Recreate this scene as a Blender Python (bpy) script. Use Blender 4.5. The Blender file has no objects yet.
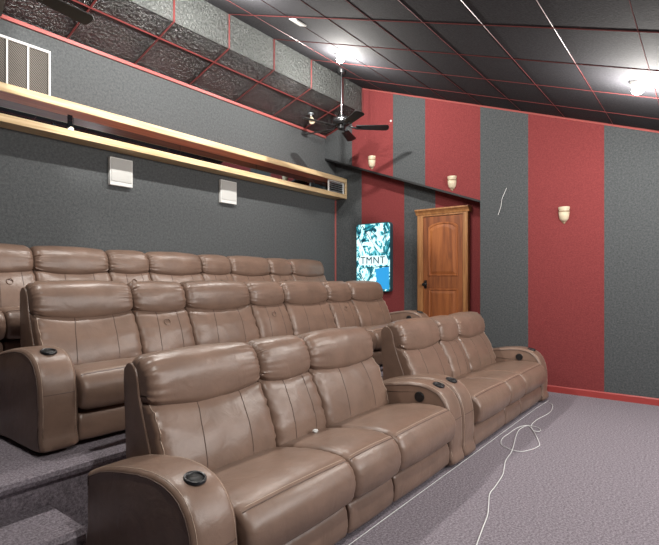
import bpy, math, random
from mathutils import Vector, noise
random.seed(4)
scene = bpy.context.scene
COL = scene.collection
pi = math.pi

# ------------------------------------------------------------------ camera, world, lights, exposure
TH = math.atan(380.5 / 490.0)
cam_d = bpy.data.cameras.new('camera')
cam = bpy.data.objects.new('camera', cam_d)
COL.objects.link(cam)
cam.location = (0, 0, 1.35)
cam.rotation_euler = (pi / 2, 0, TH - pi / 2)
cam_d.sensor_width = 36.0
cam_d.lens = 490.0 / 659.0 * 36.0
cam_d.shift_y = 8.5 / 659.0
cam_d.clip_start = 0.05
scene.camera = cam
w = bpy.data.worlds.new('world')
scene.world = w
w.use_nodes = True
w.node_tree.nodes['Background'].inputs[0].default_value = (0.9, 0.93, 1.0, 1)
w.node_tree.nodes['Background'].inputs[1].default_value = 0.3
scene.view_settings.view_transform = 'Standard'
scene.view_settings.look = 'None'
scene.view_settings.gamma = 1.0
scene.view_settings.use_curve_mapping = False
scene.view_settings.exposure = 0.2

def area(name, loc, target, sx, sy, power, color=(1, .96, .9)):
    d = bpy.data.lights.new(name, 'AREA')
    d.shape = 'RECTANGLE'; d.size = sx; d.size_y = sy; d.energy = power; d.color = color
    o = bpy.data.objects.new(name, d); COL.objects.link(o)
    o.location = loc
    o.rotation_euler = (Vector(target) - Vector(loc)).to_track_quat('-Z', 'Y').to_euler()
    return o
area('front_room_fill', (4.2, -2.6, 2.35), (3.4, 4.0, 0.6), 3.2, 0.8, 110, (1, .97, .94))  # added fill behind the camera, brightens the sofa fronts; no real fitting
area('front_ceiling_fill', (3.7, -0.9, 2.50), (3.7, 1.6, 0.0), 4.2, 0.7, 50, (1, .97, .94))  # second added fill, aimed down at the front row, not a ceiling fixture
LAMP_POWER = 115

# ------------------------------------------------------------------ room numbers
D_UP, D_LOW, BACK = 6.38, 6.68, 5.05
XL, YF, YBREAK = -5.5, -3.4, -0.6
def ceil_z(y): return 2.816 + .362 * max(y, YBREAK)
def over_z(y): return 3.39 - .366 * (BACK - y)
T1, T2 = 0.36, 0.69           # tier heights
R1, R2 = 2.74, 4.00           # riser positions

# ------------------------------------------------------------------ material helpers
def mat(name, color=(.5, .5, .5), rough=.5, metal=0.0, spec=.5, emit=None, es=0.0):
    m = bpy.data.materials.new(name); m.use_nodes = True
    b = m.node_tree.nodes['Principled BSDF']
    b.inputs['Base Color'].default_value = (*color, 1)
    b.inputs['Roughness'].default_value = rough
    b.inputs['Metallic'].default_value = metal
    b.inputs['Specular IOR Level'].default_value = spec
    if emit:
        b.inputs['Emission Color'].default_value = (*emit, 1)
        b.inputs['Emission Strength'].default_value = es
    return m
def N(m, t, **k):
    n = m.node_tree.nodes.new(t)
    for a, v in k.items():
        if a in ('scale', 'detail', 'rough_', 'dist'):
            n.inputs[{'scale': 'Scale', 'detail': 'Detail', 'rough_': 'Roughness', 'dist': 'Distortion'}[a]].default_value = v
        else: setattr(n, a, v)
    return n
def L(m, a, b): m.node_tree.links.new(a, b)
def coords(m, scale=(1, 1, 1), kind='Object'):
    tc = N(m, 'ShaderNodeTexCoord'); mp = N(m, 'ShaderNodeMapping')
    mp.inputs['Scale'].default_value = scale
    L(m, tc.outputs[kind], mp.inputs['Vector'])
    return mp.outputs['Vector']
def ramp(m, fac, stops):
    r = N(m, 'ShaderNodeValToRGB')
    e = r.color_ramp.elements
    while len(e) < len(stops): e.new(.5)
    for i, (p, c) in enumerate(stops):
        e[i].position = p; e[i].color = (*c, 1)
    L(m, fac, r.inputs['Fac'])
    return r.outputs['Color']
def noise_color(m, scale, stops, detail=4, vscale=(1, 1, 1), rough_=.6, dist=0.0):
    n = N(m, 'ShaderNodeTexNoise', scale=scale, detail=detail, rough_=rough_, dist=dist)
    L(m, coords(m, vscale), n.inputs['Vector'])
    c = ramp(m, n.outputs['Fac'], stops)
    L(m, c, m.node_tree.nodes['Principled BSDF'].inputs['Base Color'])
    return n.outputs['Fac']
def bump(m, height, strength, dist=.01, prev=None):
    b = N(m, 'ShaderNodeBump')
    b.inputs['Strength'].default_value = strength; b.inputs['Distance'].default_value = dist
    L(m, height, b.inputs['Height'])
    if prev: L(m, prev, b.inputs['Normal'])
    L(m, b.outputs['Normal'], m.node_tree.nodes['Principled BSDF'].inputs['Normal'])
    return b.outputs['Normal']

def leather(name, base, rough):
    m = mat(name, base, rough)
    lo = tuple(c * .86 for c in base); hi = tuple(min(1, c * 1.12) for c in base)
    noise_color(m, 5, [(.3, lo), (.7, hi)], detail=3)
    v = N(m, 'ShaderNodeTexVoronoi', scale=260)
    L(m, coords(m), v.inputs['Vector'])
    b1 = bump(m, v.outputs['Distance'], .10, .002)
    n2 = N(m, 'ShaderNodeTexNoise', scale=9, detail=3, rough_=.5, dist=.8)
    L(m, coords(m), n2.inputs['Vector'])
    bump(m, n2.outputs['Fac'], .13, .03, b1)
    return m
M = {}
M['leather'] = leather('brown_leather', (.200, .129, .096), .36)
M['leather_back'] = leather('dark_leather', (.095, .058, .047), .5)
M['seam'] = mat('seam_thread', (.10, .062, .048), .6)
M['stitch'] = mat('light_thread', (.50, .38, .30), .6)
M['black_plastic'] = mat('black_plastic', (.012, .012, .014), .3)
M['cup_inside'] = mat('cup_inside', (.006, .006, .006), .5)
M['chrome'] = mat('chrome', (.55, .56, .58), .2, 1)
def carpet(name, dark, light, bs=.6, scale=90):
    m = mat(name, light, .95, spec=.1)
    f = noise_color(m, scale, [(.32, dark), (.68, light)], detail=5, rough_=.8)
    n = N(m, 'ShaderNodeTexNoise', scale=2.2, detail=3)
    L(m, coords(m), n.inputs['Vector'])
    bump(m, f, bs, .01)
    return m
M['carpet'] = carpet('floor_carpet', (.085, .072, .086), (.40, .355, .395), .8, 75)
M['grey_cloth'] = carpet('grey_wall_carpet', (.050, .055, .058), (.118, .125, .129), .5, 50)
M['back_cloth'] = carpet('back_wall_carpet', (.064, .069, .072), (.130, .137, .141), .5, 40)
M['dark_cloth'] = carpet('dark_wall_carpet', (.02, .02, .022), (.04, .04, .042), .4, 50)
M['red_cloth'] = carpet('red_wall_carpet', (.165, .034, .036), (.26, .056, .056), .4, 60)
M['red_trim'] = mat('red_trim_paint', (.36, .05, .045), .4)
M['batten'] = mat('dark_red_batten', (.13, .018, .017), .55)
M['pink_trim'] = mat('faded_red_trim', (.42, .11, .10), .4)
M['ceiling'] = mat('dark_ceiling_tile', (.03, .03, .033), .9, spec=.25)
f_ = noise_color(M['ceiling'], 60, [(.3, (.016, .016, .019)), (.7, (.034, .033, .038))], detail=4)
bump(M['ceiling'], f_, .3, .01)
m = M['soffit'] = mat('embossed_black_tile', (.012, .014, .014), .26, spec=.7)
v = N(m, 'ShaderNodeTexNoise', scale=34, detail=3, rough_=.6, dist=.6)
L(m, coords(m), v.inputs['Vector'])
bump(m, v.outputs['Fac'], 1.0, .09)
M['soffit_face'] = mat('embossed_grey_tile', (.105, .112, .108), .33)
m = M['soffit_face']
v = N(m, 'ShaderNodeTexNoise', scale=34, detail=3, rough_=.6, dist=.6)
L(m, coords(m), v.inputs['Vector'])
bump(m, v.outputs['Fac'], 1.0, .09)
def wood(name, stops, vs=(30, 30, 2.2), rough=.4, scale=1.4):
    m = mat(name, stops[0][1], rough)
    n = N(m, 'ShaderNodeTexNoise', scale=scale, detail=5, rough_=.6, dist=.5)
    L(m, coords(m, vs), n.inputs['Vector'])
    c = ramp(m, n.outputs['Fac'], stops)
    L(m, c, m.node_tree.nodes['Principled BSDF'].inputs['Base Color'])
    bump(m, n.outputs['Fac'], .15, .003)
    return m
M['door_wood'] = wood('amber_door_wood', [(.25, (.10, .025, .008)), (.5, (.26, .078, .022)), (.75, (.40, .14, .04))], (9, 9, .9), .55)
M['door_panel'] = wood('amber_panel_wood', [(.25, (.12, .03, .008)), (.5, (.33, .10, .026)), (.75, (.48, .17, .045))], (7, 7, .7), .6)
M['frame_wood'] = wood('golden_frame_wood', [(.25, (.24, .09, .03)), (.6, (.44, .21, .08)), (.8, (.55, .30, .12))], (14, 14, 1.2))
M['pine'] = wood('pale_pine', [(.3, (.55, .37, .18)), (.6, (.78, .60, .36)), (.8, (.82, .66, .42))], (1.2, 20, 20))
M['red_wood'] = wood('reddish_stained_wood', [(.3, (.28, .075, .05)), (.7, (.46, .15, .095))], (1.2, 20, 20))
M['mirror'] = mat('dark_mirror_glass', (.33, .40, .45), .03, 1.0)
M['white_paint'] = mat('white_paint', (.72, .72, .70), .4)
M['speaker_cloth'] = mat('pale_speaker_cloth', (.55, .55, .53), .7)
M['cream'] = mat('cream_ceramic', (.62, .53, .38), .45)
M['tan'] = mat('tan_ceramic', (.30, .21, .13), .5)
M['black_metal'] = mat('black_metal', (.012, .012, .013), .3, .2)
M['blade'] = mat('black_fan_blade', (.010, .009, .009), .35)
M['bulb'] = mat('glowing_bulb', (1, 1, 1), .5, emit=(1, .97, .9), es=60)
M['cable'] = mat('white_cable', (.80, .80, .80), .45)
M['steel'] = mat('brushed_steel', (.6, .66, .70), .3, .8)
M['mesh_dark'] = mat('filter_mesh', (.10, .085, .07), .8)
mm = M['mesh_dark']
wv = N(mm, 'ShaderNodeTexWave', scale=26); wv.bands_direction = 'DIAGONAL'
L(mm, coords(mm), wv.inputs['Vector'])
L(mm, ramp(mm, wv.outputs['Fac'], [(.3, (.015, .014, .013)), (.7, (.17, .15, .13))]), mm.node_tree.nodes['Principled BSDF'].inputs['Base Color'])
# back-lit abstract picture
m = M['art'] = mat('backlit_print', (.1, .3, .35), .3)
b = m.node_tree.nodes['Principled BSDF']
n1 = N(m, 'ShaderNodeTexNoise', scale=5.5, detail=5, rough_=.62, dist=2.4)
L(m, coords(m, (1, 1, .8)), n1.inputs['Vector'])
c1 = ramp(m, n1.outputs['Fac'], [(.38, (.004, .03, .05)), (.45, (.01, .15, .20)), (.50, (.06, .42, .50)), (.55, (.72, .92, .92)), (.62, (.55, .85, .88)), (.68, (.02, .20, .27))])
L(m, c1, b.inputs['Base Color']); L(m, c1, b.inputs['Emission Color'])
b.inputs['Emission Strength'].default_value = .85
M['art_blue'] = mat('backlit_blue', (.02, .25, .5), .3, emit=(.02, .22, .50), es=.9)
M['art_white'] = mat('backlit_white', (.7, .9, .95), .3, emit=(.7, .95, 1), es=.6)
M['art_dark'] = mat('dark_ink', (.004, .025, .04), .4)
M['art_side'] = mat('light_box_casing', (.02, .08, .10), .4)

# ------------------------------------------------------------------ mesh helpers
class MB:
    def __init__(s): s.v = []; s.f = []
    def add(s, vs, fs):
        o = len(s.v); s.v += [tuple(p) for p in vs]; s.f += [tuple(i + o for i in f) for f in fs]; return s
    def box(s, x0, x1, y0, y1, z0, z1):
        return s.add([(x, y, z) for x in (x0, x1) for y in (y0, y1) for z in (z0, z1)],
                     [(0, 1, 3, 2), (4, 6, 7, 5), (0, 4, 5, 1), (2, 3, 7, 6), (0, 2, 6, 4), (1, 5, 7, 3)])
    def quad(s, a, b, c, d): return s.add([a, b, c, d], [(0, 1, 2, 3)])
    def prism(s, pts, axis, a, b):
        n = len(pts)
        def P(p, q):
            if axis == 'x': return (q, p[0], p[1])
            if axis == 'y': return (p[0], q, p[1])
            return (p[0], p[1], q)
        vs = [P(p, a) for p in pts] + [P(p, b) for p in pts]
        fs = [tuple(range(n)), tuple(range(2 * n - 1, n - 1, -1))]
        fs += [(i, i + n, (i + 1) % n + n, (i + 1) % n) for i in range(n)]
        return s.add(vs, fs)
    def tube(s, pts, r, n=8, closed=False):
        pts = [Vector(p) for p in pts]; m_ = len(pts); rings = []
        up = Vector((0, 0, 1))
        for i, p in enumerate(pts):
            if closed: d = pts[(i + 1) % m_] - pts[i - 1]
            else: d = pts[min(i + 1, m_ - 1)] - pts[max(i - 1, 0)]
            d.normalize()
            a = d.cross(up)
            if a.length < .05: a = d.cross(Vector((1, 0, 0)))
            a.normalize(); b = d.cross(a)
            rr = r[i] if isinstance(r, (list, tuple)) else r
            rings.append([p + a * (rr * math.cos(2 * pi * k / n)) + b * (rr * math.sin(2 * pi * k / n)) for k in range(n)])
        vs = [q for rg in rings for q in rg]; fs = []
        for i in range(m_ if closed else m_ - 1):
            j = (i + 1) % m_
            for k in range(n):
                fs.append((i * n + k, i * n + (k + 1) % n, j * n + (k + 1) % n, j * n + k))
        if not closed:
            fs.append(tuple(range(n - 1, -1, -1))); fs.append(tuple(range((m_ - 1) * n, m_ * n)))
        return s.add(vs, fs)
    def lathe(s, prof, c=(0, 0, 0), n=24, a0=0, a1=2 * pi, dirn='z'):
        full = abs(a1 - a0 - 2 * pi) < 1e-6
        k_ = n if full else n + 1
        vs = []
        for (r, h) in prof:
            for i in range(k_):
                a = a0 + (a1 - a0) * i / n
                x, y = r * math.cos(a), r * math.sin(a)
                if dirn == 'z': p = (c[0] + x, c[1] + y, c[2] + h)
                elif dirn == 'x': p = (c[0] + h, c[1] + x, c[2] + y)
                else: p = (c[0] + x, c[1] + h, c[2] + y)
                vs.append(p)
        fs = []
        for j in range(len(prof) - 1):
            for i in range(n):
                i2 = (i + 1) % k_
                fs.append((j * k_ + i, j * k_ + i2, (j + 1) * k_ + i2, (j + 1) * k_ + i))
        return s.add(vs, fs)
    def build(s, name, material, parent=None, smooth=False, bevel=0, auto=None):
        me = bpy.data.meshes.new(name); me.from_pydata(s.v, [], s.f); me.validate(); me.update()
        import bmesh
        bm = bmesh.new(); bm.from_mesh(me); bmesh.ops.recalc_face_normals(bm, faces=bm.faces)
        bm.to_mesh(me); bm.free()
        if smooth: me.polygons.foreach_set('use_smooth', [True] * len(me.polygons))
        me.materials.append(material)
        o = bpy.data.objects.new(name, me); COL.objects.link(o)
        if parent: o.parent = parent
        if smooth and auto:
            me.set_sharp_from_angle(angle=math.radians(auto))
        if bevel:
            b = o.modifiers.new('bevel', 'BEVEL'); b.width = bevel; b.segments = 2; b.limit_method = 'ANGLE'
        return o
def tag(o, label=None, cat=None, group=None, kind=None):
    if label: o['label'] = label
    if cat: o['category'] = cat
    if group: o['group'] = group
    if kind: o['kind'] = kind
    return o
def empty(name, loc, label, cat, group=None, rz=0):
    o = bpy.data.objects.new(name, None); COL.objects.link(o)
    o.location = loc; o.rotation_euler = (0, 0, rz); o.empty_display_size = .1
    return tag(o, label, cat, group)
def struct(o, label=None):
    o['kind'] = 'structure'
    if label: o['label'] = label
    return o
def children(o): return [c for c in bpy.data.objects if c.parent == o]
def copy_tree(o, parent=None):
    c = o.copy(); COL.objects.link(c); c.parent = parent
    for ch in children(o): copy_tree(ch, c)
    return c

# ------------------------------------------------------------------ structure
struct(MB().box(XL - .1, D_UP + .1, YF - .1, R1, -.12, 0).build('floor', M['carpet']), 'grey purple carpeted floor')
def tier(name, y0, y1, z, x1, label):
    pr = [(y0 + .035, 0), (y0 + .035, z - .065), (y0 + .01, z - .055), (y0, z - .03), (y0 + .008, z - .008), (y0 + .03, z), (y1, z), (y1, 0)]
    return struct(MB().prism(pr, 'x', XL, x1).build(name, M['carpet'], smooth=True, auto=40), label)
tier('floor_middle_tier', R1 - .035, R2 + .04, T1, D_LOW, 'raised carpeted tier under the middle row of seats')
tier('floor_top_tier', R2, BACK, T2, D_LOW, 'top carpeted tier under the back row of seats')
st = MB().prism([(2.34, 0), (2.34, .15), (2.36, .175), (R1 - .002, .175), (R1 - .002, 0)], 'x', -.2, 1.13).build('carpeted_step', M['carpet'])
struct(st, 'carpeted step up to the middle tier')

struct(MB().box(XL - .1, D_LOW + .1, BACK, BACK + .12, 0, 5.0).build('wall_back', M['back_cloth']), 'dark grey carpeted wall behind the back row')
struct(MB().box(XL - .1, D_UP + .1, YF - .12, YF, 0, 3).build('wall_front', M['dark_cloth']))
struct(MB().box(XL - .12, XL, YF, BACK, 0, 5.0).build('wall_left', M['dark_cloth']))

# far wall in carpet stripes: upper plane and recess plane
far = struct(MB().box(D_LOW, D_LOW + .1, 2.2, BACK + .1, 0, 4.8).build('wall_far', M['grey_cloth']), 'far wall carpeted in red and grey stripes')
def stripe(y0, y1, red, low=False):
    mb = MB()
    if low:
        pr = [(y0, T1 * .0 + .0), (y1, 0), (y1, over_z(y1)), (y0, over_z(y0))]
        mb.prism(pr, 'x', D_LOW - .012, D_LOW)
    else:
        inrec = y0 >= 2.41
        zb0, zb1 = (over_z(y0), over_z(y1)) if inrec else (0, 0)
        pts = [(y0, zb0), (y1, zb1), (y1, ceil_z(y1) + .02)]
        if y0 < YBREAK < y1: pts.append((YBREAK, ceil_z(YBREAK) + .02))
        pts.append((y0, ceil_z(y0) + .02))
        mb.prism(pts, 'x', D_UP, D_LOW - (.013 if inrec else 0))
    return mb.build('wall_far_stripe', M['red_cloth'] if red else M['grey_cloth'], far)
for y0, y1, r in [(YF, -1.50, 0), (-1.50, -.66, 1), (-.66, .13 - .15, 0), (-.02, .345, 0), (.345, .36, 0), (.36, .96, 0), (.96, 1.80, 1), (1.80, 2.415, 0),
                  (2.415, 3.22, 1), (3.22, 3.75, 0), (3.75, 4.50, 1), (4.50, BACK, 0)]:
    stripe(y0, y1, r)
for y0, y1, r in [(2.42, 3.2, 1), (3.2, 3.72, 0), (3.72, 4.51, 1), (4.51, BACK, 0)]:
    stripe(y0, y1, r, True)
# dark painted underside of the overhang
pr = [(2.42, over_z(2.42) - .028), (BACK, over_z(BACK) - .028), (BACK, over_z(BACK)), (2.42, over_z(2.42))]
struct(MB().prism(pr, 'x', D_UP - .004, D_LOW - .013).build('trim_1', mat('black_paint', (.006, .006, .007), .6)), 'black edge of the sloping overhang')

# ceiling
mb = MB()
mb.prism([(YF, ceil_z(YF)), (YBREAK, ceil_z(YBREAK)), (4.31, ceil_z(4.31)), (BACK, ceil_z(BACK)), (BACK, 5), (YF, 5)], 'x', XL, D_UP)
struct(mb.build('ceiling', M['ceiling']), 'sloping dark tiled ceiling')
S0, S1 = (4.31, 3.985), (5.05, 3.75)
mb = MB().prism([(4.312, 3.987), (5.05, 3.752), (5.05, 4.6), (4.312, 4.37)], 'x', XL, D_UP)
sof = struct(mb.build('ceiling_soffit', M['soffit']), 'black embossed soffit along the back wall')
MB().prism([(4.302, 3.985), (4.312, 3.985), (4.312, 4.38), (4.302, 4.376)], 'x', XL, D_UP - .001).build('soffit_face', M['soffit_face'], sof)
# soffit battens
mb = MB()
gx = [2.24 + .722 * k for k in range(-6, 6)]
def bar(mb, a, b, r): mb.tube([a, b], r, 4)
for x in gx:
    if x > D_UP: continue
    bar(mb, (x, 4.296, 3.98), (x, 4.296, 4.365), .011)
    bar(mb, (x, 4.31, 3.979), (x, 5.04, 3.747), .009)
bar(mb, (XL, 4.56, 3.898), (D_UP, 4.56, 3.898), .009)
bar(mb, (D_UP - .01, 4.296, 3.97), (D_UP - .01, 4.296, 4.365), .016)
bar(mb, (D_UP - .01, 4.31, 3.975), (D_UP - .01, 5.05, 3.74), .014)
struct(mb.build('trim_2', M['batten']), 'red battens between the soffit tiles')
struct(MB().box(XL, D_UP, 5.025, 5.05, 3.715, 3.75).build('trim_3', M['pink_trim']), 'red moulding along the top of the back wall')
# ceiling grid
mb = MB()
r = .0028
for x in gx:
    if x > D_UP: continue
    bar(mb, (x, YBREAK, ceil_z(YBREAK) - r), (x, 4.29, ceil_z(4.29) - r), r * 1.4)
    bar(mb, (x, YF, ceil_z(YF) - r), (x, YBREAK, ceil_z(YBREAK) - r), r * 1.4)
y = 4.41 - .506
while y > YF:
    bar(mb, (XL, y, ceil_z(y) - r), (D_UP, y, ceil_z(y) - r), r)
    y -= .506
struct(mb.build('trim_4', mat('dull_red_batten', (.13, .03, .03), .35)), 'thin red grid lines between the ceiling tiles')
mb = MB(); bar(mb, (D_UP - .008, -.6, ceil_z(-.6) - .012), (D_UP - .008, 4.3, ceil_z(4.3) - .012), .011)
struct(mb.build('trim_5', M['pink_trim']), 'red moulding where the far wall meets the ceiling')
struct(MB().box(D_LOW - .03, D_LOW - .013, BACK - .02, BACK, T2, 2.72).build('trim_6', M['pink_trim']), 'thin red corner bead beside the back wall')
mb = MB().prism([(D_UP - .018, 0), (D_UP, 0), (D_UP, .078), (D_UP - .010, .078), (D_UP - .018, .066)], 'y', YF, 2.42)
struct(mb.build('baseboard_far', M['red_trim']), 'red baseboard along the far wall')
struct(MB().box(XL, D_UP, YF, YF + .018, 0, .078).build('baseboard_front', M['red_trim']))

# ------------------------------------------------------------------ door
leaf = MB().box(6.60, 6.668, 2.75, 3.36, T1 + .005, 2.295).build('door_1', M['door_wood'])
struct(leaf, 'amber stained wooden door with an arched upper panel')
def panel(z0, z1, arch, name='door_panel'):
    y0, y1 = 2.82, 3.28
    pts = [(y0, z0), (y1, z0), (y1, z1)]
    if arch:
        for k in range(1, 12):
            t = k / 12; pts.append((y1 + (y0 - y1) * t, z1 + arch * math.sin(pi * t) ** .6))
    pts.append((y0, z1))
    c = ((y0 + y1) / 2, sum(p[1] for p in pts) / len(pts))
    def sc(p, d): return (p[0] + (d if p[0] < c[0] else -d) * (1 if abs(p[0] - c[0]) > .21 else abs(p[0] - c[0]) / .21), p[1] + (d if p[1] < c[1] else -d))
    mb = MB()
    n = len(pts)
    rings = [(0, 6.599), (.006, 6.588), (.022, 6.588), (.03, 6.606 - .008), (.07, 6.586), ]
    vs = []
    for d, x in rings: vs += [(x, *sc(p, d)) for p in pts]
    fs = []
    for j in range(len(rings) - 1):
        for i in range(n): fs.append((j * n + i, j * n + (i + 1) % n, (j + 1) * n + (i + 1) % n, (j + 1) * n + i))
    fs.append(tuple(range((len(rings) - 1) * n, len(rings) * n)))
    mb.add(vs, fs)
    mb.build(name, M['door_panel'], leaf)
panel(1.42, 2.14, .065)
panel(.52, 1.24, 0)
fr = MB()
fr.box(6.585, 6.668, 3.365, 3.455, T1, 2.30); fr.box(6.585, 6.668, 2.675, 2.745, T1, 2.30); fr.box(6.585, 6.668, 2.675, 3.455, 2.30, 2.335)
fr.box(6.575, 6.585, 3.39, 3.44, T1, 2.31); fr.box(6.575, 6.585, 2.69, 2.73, T1, 2.31)
fr.build('door_frame', M['frame_wood'], leaf, bevel=.004)
cr = MB().prism([(6.668, 2.325), (6.575, 2.325), (6.565, 2.35), (6.545, 2.375), (6.53, 2.385), (6.53, 2.405), (6.668, 2.405)], 'y', 2.645, 3.47)
cr.build('door_cornice', M['frame_wood'], leaf)
h = MB().lathe([(0, 0), (.026, 0), (.026, -.008), (.012, -.012), (.012, -.04), (.024, -.048), (.028, -.062), (.02, -.076), (0, -.08)], (6.6, 3.325, 1.30), 16, dirn='x')
h.box(6.592, 6.6, 3.305, 3.345, 1.24, 1.36)
h.build('door_handle', M['black_metal'], leaf, smooth=True, auto=40)

# ------------------------------------------------------------------ sofas
def smooth_closed(pts, n):
    """Catmull-Rom resample of a closed outline (y,z)"""
    P = [Vector(p) for p in pts]; k = len(P); out = []
    for i in range(k):
        p0, p1, p2, p3 = P[i - 1], P[i], P[(i + 1) % k], P[(i + 2) % k]
        for j in range(n):
            t = j / n
            out.append(.5 * ((2 * p1) + (p2 - p0) * t + (2 * p0 - 5 * p1 + 4 * p2 - p3) * t * t + (3 * p1 - p0 - 3 * p2 + p3) * t ** 3))
    return out
def cushion(prof, x0, x1, inset=.03, edge=.05, wr=0.0, seed=0, sub=4, ns=26, crown=0.0, sag=None, power=2.4):
    """loft an outline from x0 to x1 with pillowed, gathered ends. returns MB and surface(t, k)"""
    P = smooth_closed(prof, sub); n = len(P)
    area_ = sum(P[i].x * P[(i + 1) % n].y - P[(i + 1) % n].x * P[i].y for i in range(n))
    sg = 1 if area_ > 0 else -1
    nor = []
    for i in range(n):
        d = P[(i + 1) % n] - P[i - 1]
        v_ = Vector((d.y, -d.x)) * sg
        nor.append(v_.normalized() if v_.length > 1e-9 else Vector((0, 0)))
    W = x1 - x0
    def surf(t, k):
        d = min(t, 1 - t) * W
        e = 0.0
        if d < edge: e = inset * (1 - (1 - (1 - d / edge) ** power) ** (1 / power))
        x = x0 + t * W
        off = -e + crown * (1 - (2 * t - 1) ** 2)
        if wr:
            fall = math.exp(-d / .075)
            off += wr * fall * noise.noise(Vector((k * .85 + seed * 7.3, (0 if t < .5 else 31), x * 3)))
            off += wr * .22 * noise.noise(Vector((x * 7 + seed, P[k].x * 9, P[k].y * 9)))
        p = P[k] + nor[k] * off
        z = p.y
        if sag:
            z += sag(t, P[k].x, P[k].y)
        return Vector((x, p.x, z)), nor[k]
    ts = []
    ne = 9
    for i in range(ne): ts.append((edge / W) * (i / ne) ** 1.6)
    for i in range(ns + 1): ts.append(edge / W + (1 - 2 * edge / W) * i / ns)
    for i in range(ne - 1, -1, -1): ts.append(1 - (edge / W) * (i / ne) ** 1.6)
    vs = []; fs = []
    for t in ts:
        for k in range(n): vs.append(surf(t, k)[0])
    for j in range(len(ts) - 1):
        for k in range(n):
            fs.append((j * n + k, j * n + (k + 1) % n, (j + 1) * n + (k + 1) % n, (j + 1) * n + k))
    fs.append(tuple(range(n - 1, -1, -1))); fs.append(tuple(range((len(ts) - 1) * n, len(ts) * n)))
    mb = MB().add(vs, fs)
    return mb, surf, n
def seam_pts(surf, path, lift=.0005):
    out = []
    for t, k in path:
        k0 = int(math.floor(k)); f = k - k0
        a, na = surf(t, k0); b, nb = surf(t, k0 + 1)
        p = a.lerp(b, f); nn = na.lerp(nb, f)
        out.append(p + Vector((0, nn.x, nn.y)) * lift)
    return out

SEAT = [(.64, .37), (.50, .405), (.34, .435), (.20, .452), (.10, .450), (.03, .432), (-.015, .385), (-.03, .33), (-.022, .27), (.005, .228), (.08, .222), (.35, .22), (.62, .23)]
FOOT = [(.13, .205), (.07, .205), (.040, .19), (.026, .15), (.024, .09), (.032, .05), (.05, .035), (.10, .04)]
BACKC = [(.72, .30), (.60, .31), (.530, .37), (.528, .46), (.560, .56), (.605, .66), (.655, .742), (.715, .775), (.78, .77), (.81, .70), (.78, .50)]
HEAD = [(.735, .750), (.695, .750), (.655, .778), (.652, .84), (.672, .905), (.712, .955), (.77, .978), (.83, .968), (.862, .92), (.862, .85), (.84, .78), (.79, .745)]
SHELL = [(.66, .12), (.595, .37), (.640, .52), (.695, .66), (.740, .78), (.760, .88), (.79, .932), (.83, .948), (.865, .928), (.882, .86), (.86, .50), (.84, .12)]
ARM = [(.035, .02), (.022, .12), (.018, .25), (.026, .37), (.055, .465), (.11, .535), (.19, .573), (.29, .586), (.40, .580), (.55, .556), (.70, .520), (.80, .478), (.83, .45), (.83, .25), (.83, .02), (.45, .015)]

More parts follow.
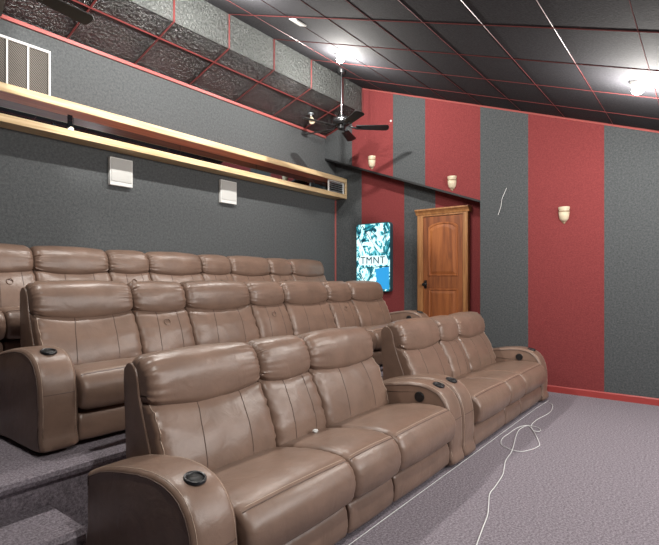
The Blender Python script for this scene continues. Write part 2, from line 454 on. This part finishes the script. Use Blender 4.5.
def make_sofa(loc, layout, label, seed, wear=1.0, tabs=True, arms=(True, True)):
    """layout: list of (kind, width), kind B = recliner place, M = narrow console place"""
    root = empty('recliner_sofa', loc, label, 'sofa')
    lea, AW = M['leather'], .215
    x = 0.0
    total = sum(wd for _, wd in layout) + 2 * AW
    def make_arm(xa, inner):     # inner: +1 seat lies to +x
        mb, sf, n = cushion(ARM, xa, xa + AW, inset=.022, edge=.045, wr=.003, seed=seed + xa, sub=4, ns=6, crown=.004, power=2.2)
        a = mb.build('armrest', lea, root, smooth=True, auto=60)
        # piping along both upper edges, thread across the front
        pp = MB()
        for t in (.0, 1.0):
            MB().tube(seam_pts(sf, [(t, k) for k in range(2, 50)], .001), .0035, 5).build('piping', M['seam'], a, smooth=True)
        MB().tube(seam_pts(sf, [(i / 10, 11.0) for i in range(11)], 0), .0022, 5).build('seam', M['seam'], a, smooth=True)
        for t in (.085, .915):
            MB().tube(seam_pts(sf, [(t, k) for k in range(3, 48)], 0), .0016, 4).build('stitching', M['stitch'], a, smooth=True)
        # cup holder
        cx, cy, cz = xa + AW / 2, .165, .586
        k_ = MB().lathe([(.036, -.012), (.040, -.001), (.047, .003), (.051, .0), (.052, -.014)], (0, 0, 0), 28)
        c = k_.build('cup_holder', M['black_plastic'], a, smooth=True)
        c.location = (cx, cy, cz - .008); c.rotation_euler = (math.radians(12), 0, 0); c.scale = (.88, .88, .8)
        k2 = MB().lathe([(.0, -.006), (.037, -.006), (.037, -.012), (0, -.012)], (0, 0, 0), 28).build('cup_well', M['cup_inside'], c, smooth=True)
        # round control on the seat side
        sx = xa + AW + .004 if inner > 0 else xa - .004
        s_ = 1 if inner > 0 else -1
        b_ = MB().lathe([(0, .004 * s_), (.028, .005 * s_), (.031, .004 * s_), (.031, -.006 * s_)], (sx, .27, .488), 24, dirn='x').build('power_control', M['black_plastic'], a, smooth=True)
        MB().lathe([(.030, .003 * s_), (.033, .007 * s_), (.037, .005 * s_), (.038, -.006 * s_)], (sx, .27, .488), 24, dirn='x').build('control_ring', M['black_metal'], a, smooth=True)
        b_['label'] = 'black round power control'
    if arms[0]: make_arm(0, 1)
    if arms[1]: make_arm(total - AW, -1)
    x = AW
    # hidden frame and back shell
    MB().box(AW - .01, total - AW + .01, .09, .80, .03, .20).build('base_frame', M['leather_back'], root)
    for i, (kind, wd) in enumerate(layout):
        g = .0025
        x0, x1 = x + g, x + wd - g
        sd = seed * 3.1 + i * 1.7
        big = kind == 'B'
        bow = .026 if big else .017
        mb, sf, n = cushion(SEAT, x0, x1, .028, .05, .006 * wear, sd, 4, 22, crown=.010)
        s_ = mb.build('seat_cushion', lea, root, smooth=True, auto=70)
        sm = MB()
        kk = 4 * 5
        sm.tube(seam_pts(sf, [(.02 + .96 * q / 24, kk + 0.2) for q in range(25)], -.0002), .0028, 5)
        sm.build('seam', M['seam'], s_, smooth=True)
        sm = MB()
        sm.tube(seam_pts(sf, [(.02 + .96 * q / 24, kk - .8) for q in range(25)], -.0003), .0014, 4)
        sm.build('stitching', M['stitch'], s_, smooth=True)
        mb, sf, n = cushion(FOOT, x0 + .004, x1 - .004, .014, .03, .004 * wear, sd + 5, 4, 16, crown=.004)
        mb.build('footrest_panel', lea, root, smooth=True, auto=70)
        # lower back, its top edge dipping in the middle
        def bsag(t, y_, z_, bow=bow):
            return -bow * 1.5 * (1 - (2 * t - 1) ** 2) * min(1, max(0, (z_ - .58) / .16))
        mb, sf, n = cushion(BACKC, x0, x1, .035, .07, .022 * wear, sd + 9, 4, 26, crown=.014, sag=bsag)
        b_ = mb.build('back_cushion', lea, root, smooth=True, auto=70)
        for tt, cv in ((.38, -.08), (.76, -.04)):
            sm = MB()
            sm.tube(seam_pts(sf, [(tt + cv * math.sin(pi * (1 - q / 20) * .5), 9.0 + (26.5 - 9) * q / 20) for q in range(21)], -.0002), .003, 5)
            sm.build('seam', M['seam'], b_, smooth=True)
        if not big and tabs:
            ctr, nn = sf(.5, 20)
            tb = MB(); pts = []
            for q in range(20):
                a = 2 * pi * q / 20
                p, n2 = sf(.5 + .055 * math.cos(a), int(20))
                q2, _ = sf(.5 + .055 * math.cos(a), 20)
                pts.append(p + Vector((0, n2.x * .004 + math.sin(a) * .010, n2.y * .004 + math.sin(a) * .024)))
            tb.tube(pts, .0045, 6, closed=True)
            tb.build('pull_tab', lea, b_, smooth=True)
        # headrest, lower edge drooping in the middle
        def sag(t, y_, z_, bow=bow):
            return -bow * 1.6 * (1 - (2 * t - 1) ** 2) * max(0, (.87 - z_) / .11) + (.006 if big else 0) * (1 - abs(2 * t - 1) ** 3)
        mb, sf, n = cushion(HEAD, x0 + .001, x1 - .001, .040, .065, .016 * wear, sd + 17, 7, 26, crown=.012, sag=sag, power=2.0)
        mb.build('headrest', lea, root, smooth=True, auto=70)
        mb, sf, n = cushion(SHELL, x0 - (.008 if i == 0 else -.001), x1 + (.008 if i == len(layout) - 1 else -.001), .008, .02, .002, sd + 23, 3, 6)
        mb.build('back_shell', lea, root, smooth=True, auto=70)
        # side facing piping on the end backs
        if i in (0, len(layout) - 1):
            mb, sf2, n2 = cushion(BACKC, x0, x1, .035, .07, .022 * wear, sd + 9, 4, 26, crown=.014, sag=bsag)
            tE = .022 if i == 0 else .978
            ed = MB().tube(seam_pts(sf2, [(tE, 9 + q * .5) for q in range(36)], .0012), .0022, 5)
            ed.build('edge_stitching', M['stitch'], b_, smooth=True)
        x += wd
    # feet
    for fx in (.06, total - .06):
        for fy in (.10, .74):
            MB().lathe([(0, 0), (.022, 0), (.026, .02), (.026, .04), (0, .04)], (fx, fy, 0), 12).build('foot', M['black_plastic'], root, smooth=True, auto=40)
    return root
make_sofa((1.095, 1.44, 0), [('B', .745), ('M', .46), ('B', .78)], 'front row brown leather recliner sofa nearest the camera, on the carpet', 1, tabs=False)
make_sofa((3.525, 1.44, 0), [('B', .755), ('M', .45), ('B', .77)], 'front row brown leather recliner sofa nearest the red baseboard', 2, tabs=False)
make_sofa((1.165, 2.93, T1), [('B', .735), ('M', .495)] + [('B', .75), ('M', .495)] * 2 + [('B', .765)], 'long brown leather recliner sofa on the middle tier', 3)
make_sofa((.493, 4.15, T2), [('B', .70), ('M', .455)] * 4 + [('B', .75)], 'long brown leather recliner sofa on the top tier below the speakers', 4)

# ------------------------------------------------------------------ mirrored shelf box on the back wall
SY = 4.80
sh = empty('mirrored_wall_box', (0, BACK, 2.72), 'long wood-trimmed box with dark mirror glass high on the back wall', 'wall box')
def shp(mb, name, mt, **k):
    mb.v = [(a, b - BACK, c - 2.72) for a, b, c in mb.v]
    return mb.build(name, mt, sh, **k)
XE = 6.66
shp(MB().box(XL, XE, SY + .02, BACK - .002, 2.985, 3.045), 'top_board', M['red_wood'])
shp(MB().box(XL, XE, SY + .02, BACK - .002, 2.735, 2.785), 'bottom_board', M['pine'])
shp(MB().box(XL, XE, SY, SY + .02, 2.985, 3.058), 'fascia', M['pine'], bevel=.003)
shp(MB().box(XL, XE, SY, SY + .02, 2.722, 2.790), 'fascia', M['pine'], bevel=.003)
shp(MB().box(XE - .04, XE, SY, SY + .02, 2.790, 2.985), 'end_post', M['pine'])
shp(MB().box(XL, XE - .001, BACK - .02, BACK - .002, 2.785, 2.985), 'mirror_glass', M['mirror'])
mb = MB()
for x in (1.05, 2.3, 3.55, 4.8, 6.05): shp(MB().box(x - .002, x + .002, BACK - .0225, BACK - .02, 2.786, 2.984), 'mirror_joint', M['black_plastic'])
# louvred vent at its right end
vt = empty('air_vent', (6.40, SY + .03, 2.79), 'small silver louvred vent at the right end of the mirrored box', 'vent')
def vv(mb, name, mt):
    mb.v = [(a - 6.40, b - SY - .03, c - 2.79) for a, b, c in mb.v]
    return mb.build(name, mt, vt)
fr = MB(); fr.box(6.20, 6.215, SY + .03, SY + .05, 2.79, 2.98); fr.box(6.60, 6.615, SY + .03, SY + .05, 2.79, 2.98)
fr.box(6.215, 6.60, SY + .03, SY + .05, 2.79, 2.802); fr.box(6.215, 6.60, SY + .03, SY + .05, 2.968, 2.98)
vv(fr, 'vent_frame', M['white_paint'])
for k in range(5):
    mb = MB(); z = 2.82 + k * .033
    mb.prism([(SY + .032, z - .008), (SY + .036, z - .010), (SY + .06, z + .012), (SY + .056, z + .014)], 'x', 6.215, 6.60)
    vv(mb, 'slat', M['steel'])
# small bracket lamp inside the box
bl = empty('clip_lamp', (2.19, SY + .06, 2.785), 'small clear clip lamp standing in the mirrored box below the big grille', 'lamp')
MB().box(-.03, .03, -.02, .02, 0, .016).build('clip_base', M['black_metal'], bl)
MB().box(-.022, .022, -.006, .006, .016, .16).build('clip_arm', M['mirror'], bl)
MB().lathe([(0, 0), (.018, .004), (.022, .02), (.012, .034), (0, .036)], (0, -.028, .002), 12).build('bulb', mat('warm_bulb', (1, .9, .7), .4, emit=(1, .85, .6), es=4), bl, smooth=True)

# return air grille
gr = empty('return_air_grille', (1.7, BACK - .002, 3.02), 'large white framed return air grille above the mirrored box', 'grille')
mb = MB(); mb.box(-.40, .385, -.022, 0, .522, .545); mb.box(-.40, .385, -.022, 0, 0, .04); mb.box(.368, .385, -.022, 0, .04, .522); mb.box(-.40, -.36, -.022, 0, .04, .50)
mb.build('grille_frame', M['white_paint'], gr)
mb = MB()
for x in (-.165, .015, .19): MB().box(x - .007, x + .007, -.018, -.004, .04, .522).build('grille_bar', M['white_paint'], gr)
MB().box(-.36, .368, -.006, -.001, .04, .522).build('filter', M['mesh_dark'], gr)

# wall speakers
def speaker(x0, x1, z0, z1, label):
    t = empty('wall_speaker', ((x0 + x1) / 2, BACK - .001, z0), label, 'speaker', 'white speakers on the back wall')
    w_ = (x1 - x0) / 2; h_ = z1 - z0; d = .045
    MB().prism([(-w_, 0), (-w_ * .8, 0), (w_ * .8, 0), (w_, 0), (w_, h_), (-w_, h_)], 'y', -d, 0).build('cabinet', M['white_paint'], t, bevel=.006)
    MB().box(-w_ + .014, w_ - .014, -d - .006, -d, .014 + .03, h_ - .014).build('speaker_grille', M['speaker_cloth'], t, bevel=.003)
    return t
speaker(2.665, 2.925, 2.37, 2.67, 'white wall speaker below the mirrored box, left one')
speaker(4.15, 4.42, 2.37, 2.67, 'white wall speaker below the mirrored box, right one')

# ------------------------------------------------------------------ sconces
def sconce(y, z, label, first=None):
    if first:
        t = copy_tree(first); t.location = (D_UP, y, z); t['label'] = label; return t
    t = empty('wall_sconce', (D_UP, y, z), label, 'wall sconce', 'cream half-bowl sconces on the far wall'); t.scale = (.82, .82, .88)
    a0, a1 = pi / 2, 3 * pi / 2
    MB().lathe([(.0, .0), (.032, .003), (.058, .030), (.070, .08), (.074, .125), (.066, .125), (.050, .06), (0, .02)], (0, 0, 0), 20, a0, a1).build('bowl', M['cream'], t, smooth=True)
    MB().lathe([(.070, .125), (.077, .128), (.077, .140), (.070, .144), (.062, .144)], (0, 0, 0), 20, a0, a1).build('lower_band', M['tan'], t, smooth=True, auto=40)
    MB().lathe([(.071, .144), (.071, .160), (.060, .160)], (0, 0, 0), 20, a0, a1).build('neck', M['cream'], t, smooth=True, auto=40)
    MB().lathe([(.066, .160), (.076, .163), (.077, .178), (.078, .196), (.072, .198), (.066, .17)], (0, 0, 0), 20, a0, a1).build('rim', M['cream'], t, smooth=True, auto=40)
    MB().lathe([(0, -.035), (.012, -.030), (.018, -.015), (.012, -.004), (.024, .006), (0, .012)], (0, 0, 0), 16, a0, a1).build('finial', M['tan'], t, smooth=True)
    MB().box(-.004, .0, -.03, .03, -.01, .12).build('backplate', M['tan'], t)
    return t
s0 = sconce(1.385, 2.065, 'cream wall sconce on the wide red stripe right of the door')
sconce(2.81, 2.62, 'cream wall sconce on the red stripe above the wooden door', s0)
sconce(4.12, 3.10, 'cream wall sconce on the red stripe beside the ceiling fan', s0)

# ------------------------------------------------------------------ lit box
lb = empty('backlit_sign', (D_LOW - .013, 4.245, 1.18), 'backlit teal and white sign panel reading TMNT beside the door', 'sign')
def rr(w_, z0, z1, r_, n=6):
    pts = []
    for cx, cz, a in ((w_ - r_, z0 + r_, -pi / 2), (w_ - r_, z1 - r_, 0), (-w_ + r_, z1 - r_, pi / 2), (-w_ + r_, z0 + r_, pi)):
        for k in range(n + 1): pts.append((cx + r_ * math.cos(a + pi / 2 * k / n), cz + r_ * math.sin(a + pi / 2 * k / n)))
    return pts
MB().prism(rr(.325, 0, 1.095, .05), 'x', -.07, 0).build('casing', M['art_side'], lb)
MB().prism(rr(.311, .014, 1.081, .04), 'x', -.076, -.07).build('printed_face', M['art'], lb)
MB().prism([(-.30, .04), (-.09, .04), (-.05, .36), (-.30, .40)], 'x', -.0775, -.076).build('blue_patch', M['art_blue'], lb)
mb = MB()
def stroke(a, b, wd, x=-.078):
    d = Vector((b[0] - a[0], b[1] - a[1])); n_ = Vector((-d.y, d.x)).normalized() * wd
    mb.prism([(a[0] + n_.x, a[1] + n_.y), (a[0] - n_.x, a[1] - n_.y), (b[0] - n_.x * .3, b[1] - n_.y * .3), (b[0] + n_.x * .3, b[1] + n_.y * .3)], 'x', x, -.076)
for a, b, wd in [((.20, 1.06), (-.10, .63), .012), ((.26, .30), (.05, .05), .012), ((-.30, .40), (.30, .38), .012), ((-.02, .38), (.10, .12), .01),
                 ((-.20, 1.0), (-.28, .70), .014), ((.05, .98), (-.10, .84), .01), ((.29, .92), (.20, .72), .014), ((.24, .60), (.30, .48), .012), ((-.16, .62), (-.29, .60), .01)]:
    mb = MB(); stroke(a, b, wd * .6); mb.build('dark_stroke', M['art_dark'], lb)
for a, b, wd in [((.10, .96), (-.02, .66), .035), ((-.06, .95), (-.22, .72), .03), ((.25, .80), (.16, .62), .03), ((.14, .36), (.22, .10), .03), ((-.04, .24), (-.02, .10), .025), ((.02, .80), (-.14, .66), .03)]:
    mb = MB(); stroke(a, b, wd, -.0775); mb.build('pale_stroke', M['art_white'], lb)
MB().prism([(-.27, .425), (.25, .425), (.28, .50), (.23, .575), (-.24, .57), (-.29, .49)], 'x', -.0785, -.076).build('pale_band', M['art_white'], lb)
fc = bpy.data.curves.new('lettering', 'FONT'); fc.body = 'TMNT'; fc.size = .16; fc.space_character = 1.12; fc.extrude = .002; fc.align_x = 'CENTER'; fc.offset = 0.0
fo = bpy.data.objects.new('lettering', fc); COL.objects.link(fo)
bpy.context.view_layer.update()
me = bpy.data.meshes.new_from_object(fo.evaluated_get(bpy.context.evaluated_depsgraph_get()))
bpy.data.objects.remove(fo)
me.materials.clear(); me.materials.append(M['art_dark'])
to = bpy.data.objects.new('lettering', me); COL.objects.link(to); to.parent = lb
to.location = (-.0815, 0, .447); to.rotation_euler = (pi / 2, 0, -pi / 2); to.scale = (.98, 1, 1)

# ------------------------------------------------------------------ ceiling fans
def make_fan(x, y, a0, label):
    zc = ceil_z(y); zh = 3.50
    t = empty('ceiling_fan', (x, y, zh), label, 'ceiling fan', 'black ceiling fans')
    up = zc - zh
    MB().lathe([(0, up + .02), (.065, up + .02), (.065, up - .02), (.045, up - .06), (.016, up - .07), (0, up - .07)], n=20).build('canopy', M['black_metal'], t, smooth=True, auto=40)
    MB().lathe([(.013, .10), (.013, up - .03)], n=12).build('downrod', M['chrome'], t, smooth=True)
    MB().lathe([(0, .14), (.03, .14), (.035, .10), (.11, .085), (.125, .06), (.125, .02), (.10, -.01), (.06, -.02), (.055, -.06), (.03, -.075), (0, -.08)], n=28).build('motor_housing', M['black_metal'], t, smooth=True, auto=35)
    MB().lathe([(.126, .062), (.128, .055), (.126, .048)], n=28).build('trim_ring', M['chrome'], t, smooth=True)
    for k in range(5):
        a = math.radians(a0 + 72 * k)
        mb = MB(); prof = []
        for q in range(9): prof.append((.20 + .42 * q / 8, .050 + .018 * q / 8))
        pts = [(r_, w_) for r_, w_ in prof] + [(.645, .05), (.655, .02), (.655, -.02), (.645, -.05)] + [(r_, -w_) for r_, w_ in reversed(prof)]
        tl = math.radians(-14)
        def P(r_, w_, dz):
            yy, zz = w_ * math.cos(tl), w_ * math.sin(tl) + dz - .04
            return (r_ * math.cos(a) - yy * math.sin(a), r_ * math.sin(a) + yy * math.cos(a), zz)
        n = len(pts)
        mb.add([P(r_, w_, 0) for r_, w_ in pts] + [P(r_, w_, .008) for r_, w_ in pts],
               [tuple(range(n)), tuple(range(2 * n - 1, n - 1, -1))] + [(i, i + n, (i + 1) % n + n, (i + 1) % n) for i in range(n)])
        bld = mb.build('blade', M['blade'], t)
        ir = MB(); ir.tube([P(.10, 0, .02), P(.16, 0, .0), P(.20, .0, -.006), P(.27, .0, -.006)], [.013, .012, .014, .012], 6)
        ir.build('blade_iron', M['black_metal'], bld, smooth=True)
    return t
make_fan(5.42, 4.0, 22, 'black five-blade ceiling fan hanging on a long rod near the far wall')
make_fan(1.31, 3.90, 7, 'black ceiling fan whose blades reach in at the upper left')

# ------------------------------------------------------------------ ceiling lamps
def ceiling_lamp(x, y, label, power=LAMP_POWER):
    z = ceil_z(y)
    t = empty('ceiling_lamp', (x, y, z), label, 'ceiling light', 'round bulb lamps on the dark ceiling')
    MB().lathe([(0, .03), (.06, .03), (.06, -.012), (.05, -.02), (.03, -.025), (0, -.025)], n=20).build('lamp_base', M['white_paint'], t, smooth=True, auto=40)
    MB().lathe([(0, -.095), (.022, -.091), (.040, -.078), (.046, -.06), (.040, -.042), (.022, -.028), (.016, -.020)], n=20).build('bulb', M['bulb'], t, smooth=True)
    d = bpy.data.lights.new('bulb_light', 'POINT'); d.energy = power; d.color = (1, .965, .91); d.shadow_soft_size = .03
    o = bpy.data.objects.new('bulb_light', d); COL.objects.link(o); o.parent = t; o.location = (0, 0, -.21)
    return t
ceiling_lamp(4.80, 3.56, 'bright ceiling lamp just above the hanging fan')
ceiling_lamp(4.76, .47, 'bright ceiling lamp at the right edge of the picture')
ceiling_lamp(2.95, 3.56, 'ceiling lamp above the middle of the rows', 125)
ceiling_lamp(1.20, 3.56, 'ceiling lamp above the left end of the rows', 115)
ceiling_lamp(1.14, .47, 'added unseen ceiling lamp over the front row, above the camera', 110)  # lamp added out of view to light the front row and the step

# spot on the soffit
sp = empty('soffit_spotlight', (5.62, 4.716, 3.86), 'small spotlight with a pale cone shade fixed under the soffit', 'spotlight')
MB().lathe([(0, 0), (.045, 0), (.045, -.015), (.012, -.02), (.012, -.06), (0, -.06)], n=16).build('mount', M['steel'], sp, smooth=True, auto=40)
c = MB().lathe([(.014, 0), (.022, -.02), (.045, -.11), (.041, -.11), (.012, -.015)], n=18).build('lamp_shade', M['cream'], sp, smooth=True)
c.location = (-.005, -.01, -.055); c.rotation_euler = (math.radians(-25), math.radians(20), 0)
# small fixed things
zc = ceil_z(3.36)
o = MB().box(-.085, .085, -.05, .05, -.012, .0).build('ceiling_plate', M['white_paint'], bevel=.003)
o.location = (3.80, 3.36, ceil_z(3.36) - .006); o.rotation_euler = (math.atan(.362), 0, 0)
tag(o, 'small white rectangular plate on the dark ceiling', 'plate')

# ------------------------------------------------------------------ cables
def spline(pts, n=8):
    P = [Vector(p) for p in pts]; out = []
    for i in range(len(P) - 1):
        p0, p1, p2, p3 = P[max(i - 1, 0)], P[i], P[i + 1], P[min(i + 2, len(P) - 1)]
        for j in range(n):
            t = j / n
            out.append(.5 * ((2 * p1) + (p2 - p0) * t + (2 * p0 - 5 * p1 + 4 * p2 - p3) * t * t + (3 * p1 - p0 - 3 * p2 + p3) * t ** 3))
    out.append(P[-1]); return out
cord = [(5.756, 1.4, 0.006), (5.682, 1.349, 0.006), (5.434, 1.301, 0.006), (5.251, 1.298, 0.006), (5.072, 1.318, 0.006), (4.911, 1.326, 0.006), (4.733, 1.31, 0.006), (4.601, 1.249, 0.006), (4.603, 1.208, 0.006), (4.672, 1.211, 0.006), (4.734, 1.266, 0.006), (4.724, 1.349, 0.006), (4.641, 1.386, 0.006), (4.51, 1.4, 0.006), (4.391, 1.4, 0.006), (4.212, 1.4, 0.006), (4.051, 1.356, 0.006), (3.974, 1.262, 0.006), (3.976, 1.177, 0.006), (4.082, 1.123, 0.006), (4.198, 1.101, 0.006), (4.272, 1.116, 0.006), (4.466, 1.194, 0.006), (4.671, 1.293, 0.006), (4.715, 1.346, 0.006), (4.536, 1.36, 0.006), (4.319, 1.322, 0.006), (4.129, 1.278, 0.006), (3.917, 1.233, 0.006), (3.712, 1.209, 0.006), (3.542, 1.166, 0.006), (3.41, 1.134, 0.006), (3.2, 1.11, 0.006), (3.067, 1.099, 0.006), (2.92, 1.053, 0.006), (2.779, 1.009, 0.006), (2.608, 0.975, 0.006), (2.441, 0.941, 0.006), (2.274, 0.907, 0.006)]
mb = MB().tube(spline(cord, 8), .003, 6)
tag(mb.build('power_cord', M['cable'], smooth=True), 'thin white cord looping across the carpet in front of the right-hand sofa', 'cord')
mb = MB().tube(spline([(1.2, 1.452, .006), (2.0, 1.452, .006), (2.8, 1.452, .006), (3.6, 1.450, .006), (4.5, 1.452, .006), (5.3, 1.450, .006), (5.85, 1.435, .006)], 8), .0020, 6)
tag(mb.build('flat_cable', M['cable'], smooth=True), 'white cable lying straight along the foot of the front sofas', 'cable')
mb = MB().tube(spline([(6.368, 2.065, 2.545), (6.368, 2.091, 2.484), (6.368, 2.123, 2.41), (6.368, 2.136, 2.32), (6.368, 2.174, 2.207)], 6), .0026, 6)
tag(mb.build('hanging_wire', M['cable'], smooth=True), 'short curved wire sticking out of the grey stripe beside the door', 'wire')
o = MB().lathe([(0, -.012), (.014, -.012), (.018, 0), (0, 0)], (D_UP, 3.785, 3.753), 12, dirn='x').build('wall_hook', M['white_paint'], smooth=True)
tag(o, 'tiny white button hook high on the grey stripe between two red ones', 'hook')

# crumpled tissue left on the sofa
mb = MB(); vs = []; fs = []
for i in range(7):
    for j in range(10):
        a = 2 * pi * j / 10; b_ = pi * i / 6
        r_ = .016 * (1 + .5 * noise.noise(Vector((i * .9, j * 1.1, 3))))
        vs.append((1.5 * r_ * math.sin(b_) * math.cos(a), r_ * math.sin(b_) * math.sin(a), .008 + .6 * r_ * math.cos(b_)))
for i in range(6):
    for j in range(10): fs.append((i * 10 + j, i * 10 + (j + 1) % 10, (i + 1) * 10 + (j + 1) % 10, (i + 1) * 10 + j))
o = mb.add(vs, fs).build('crumpled_tissue', M['white_paint'])
o.location = (2.325, 1.915, 0.422)
tag(o, 'small crumpled white tissue on the narrow middle seat of the front sofa', 'tissue')
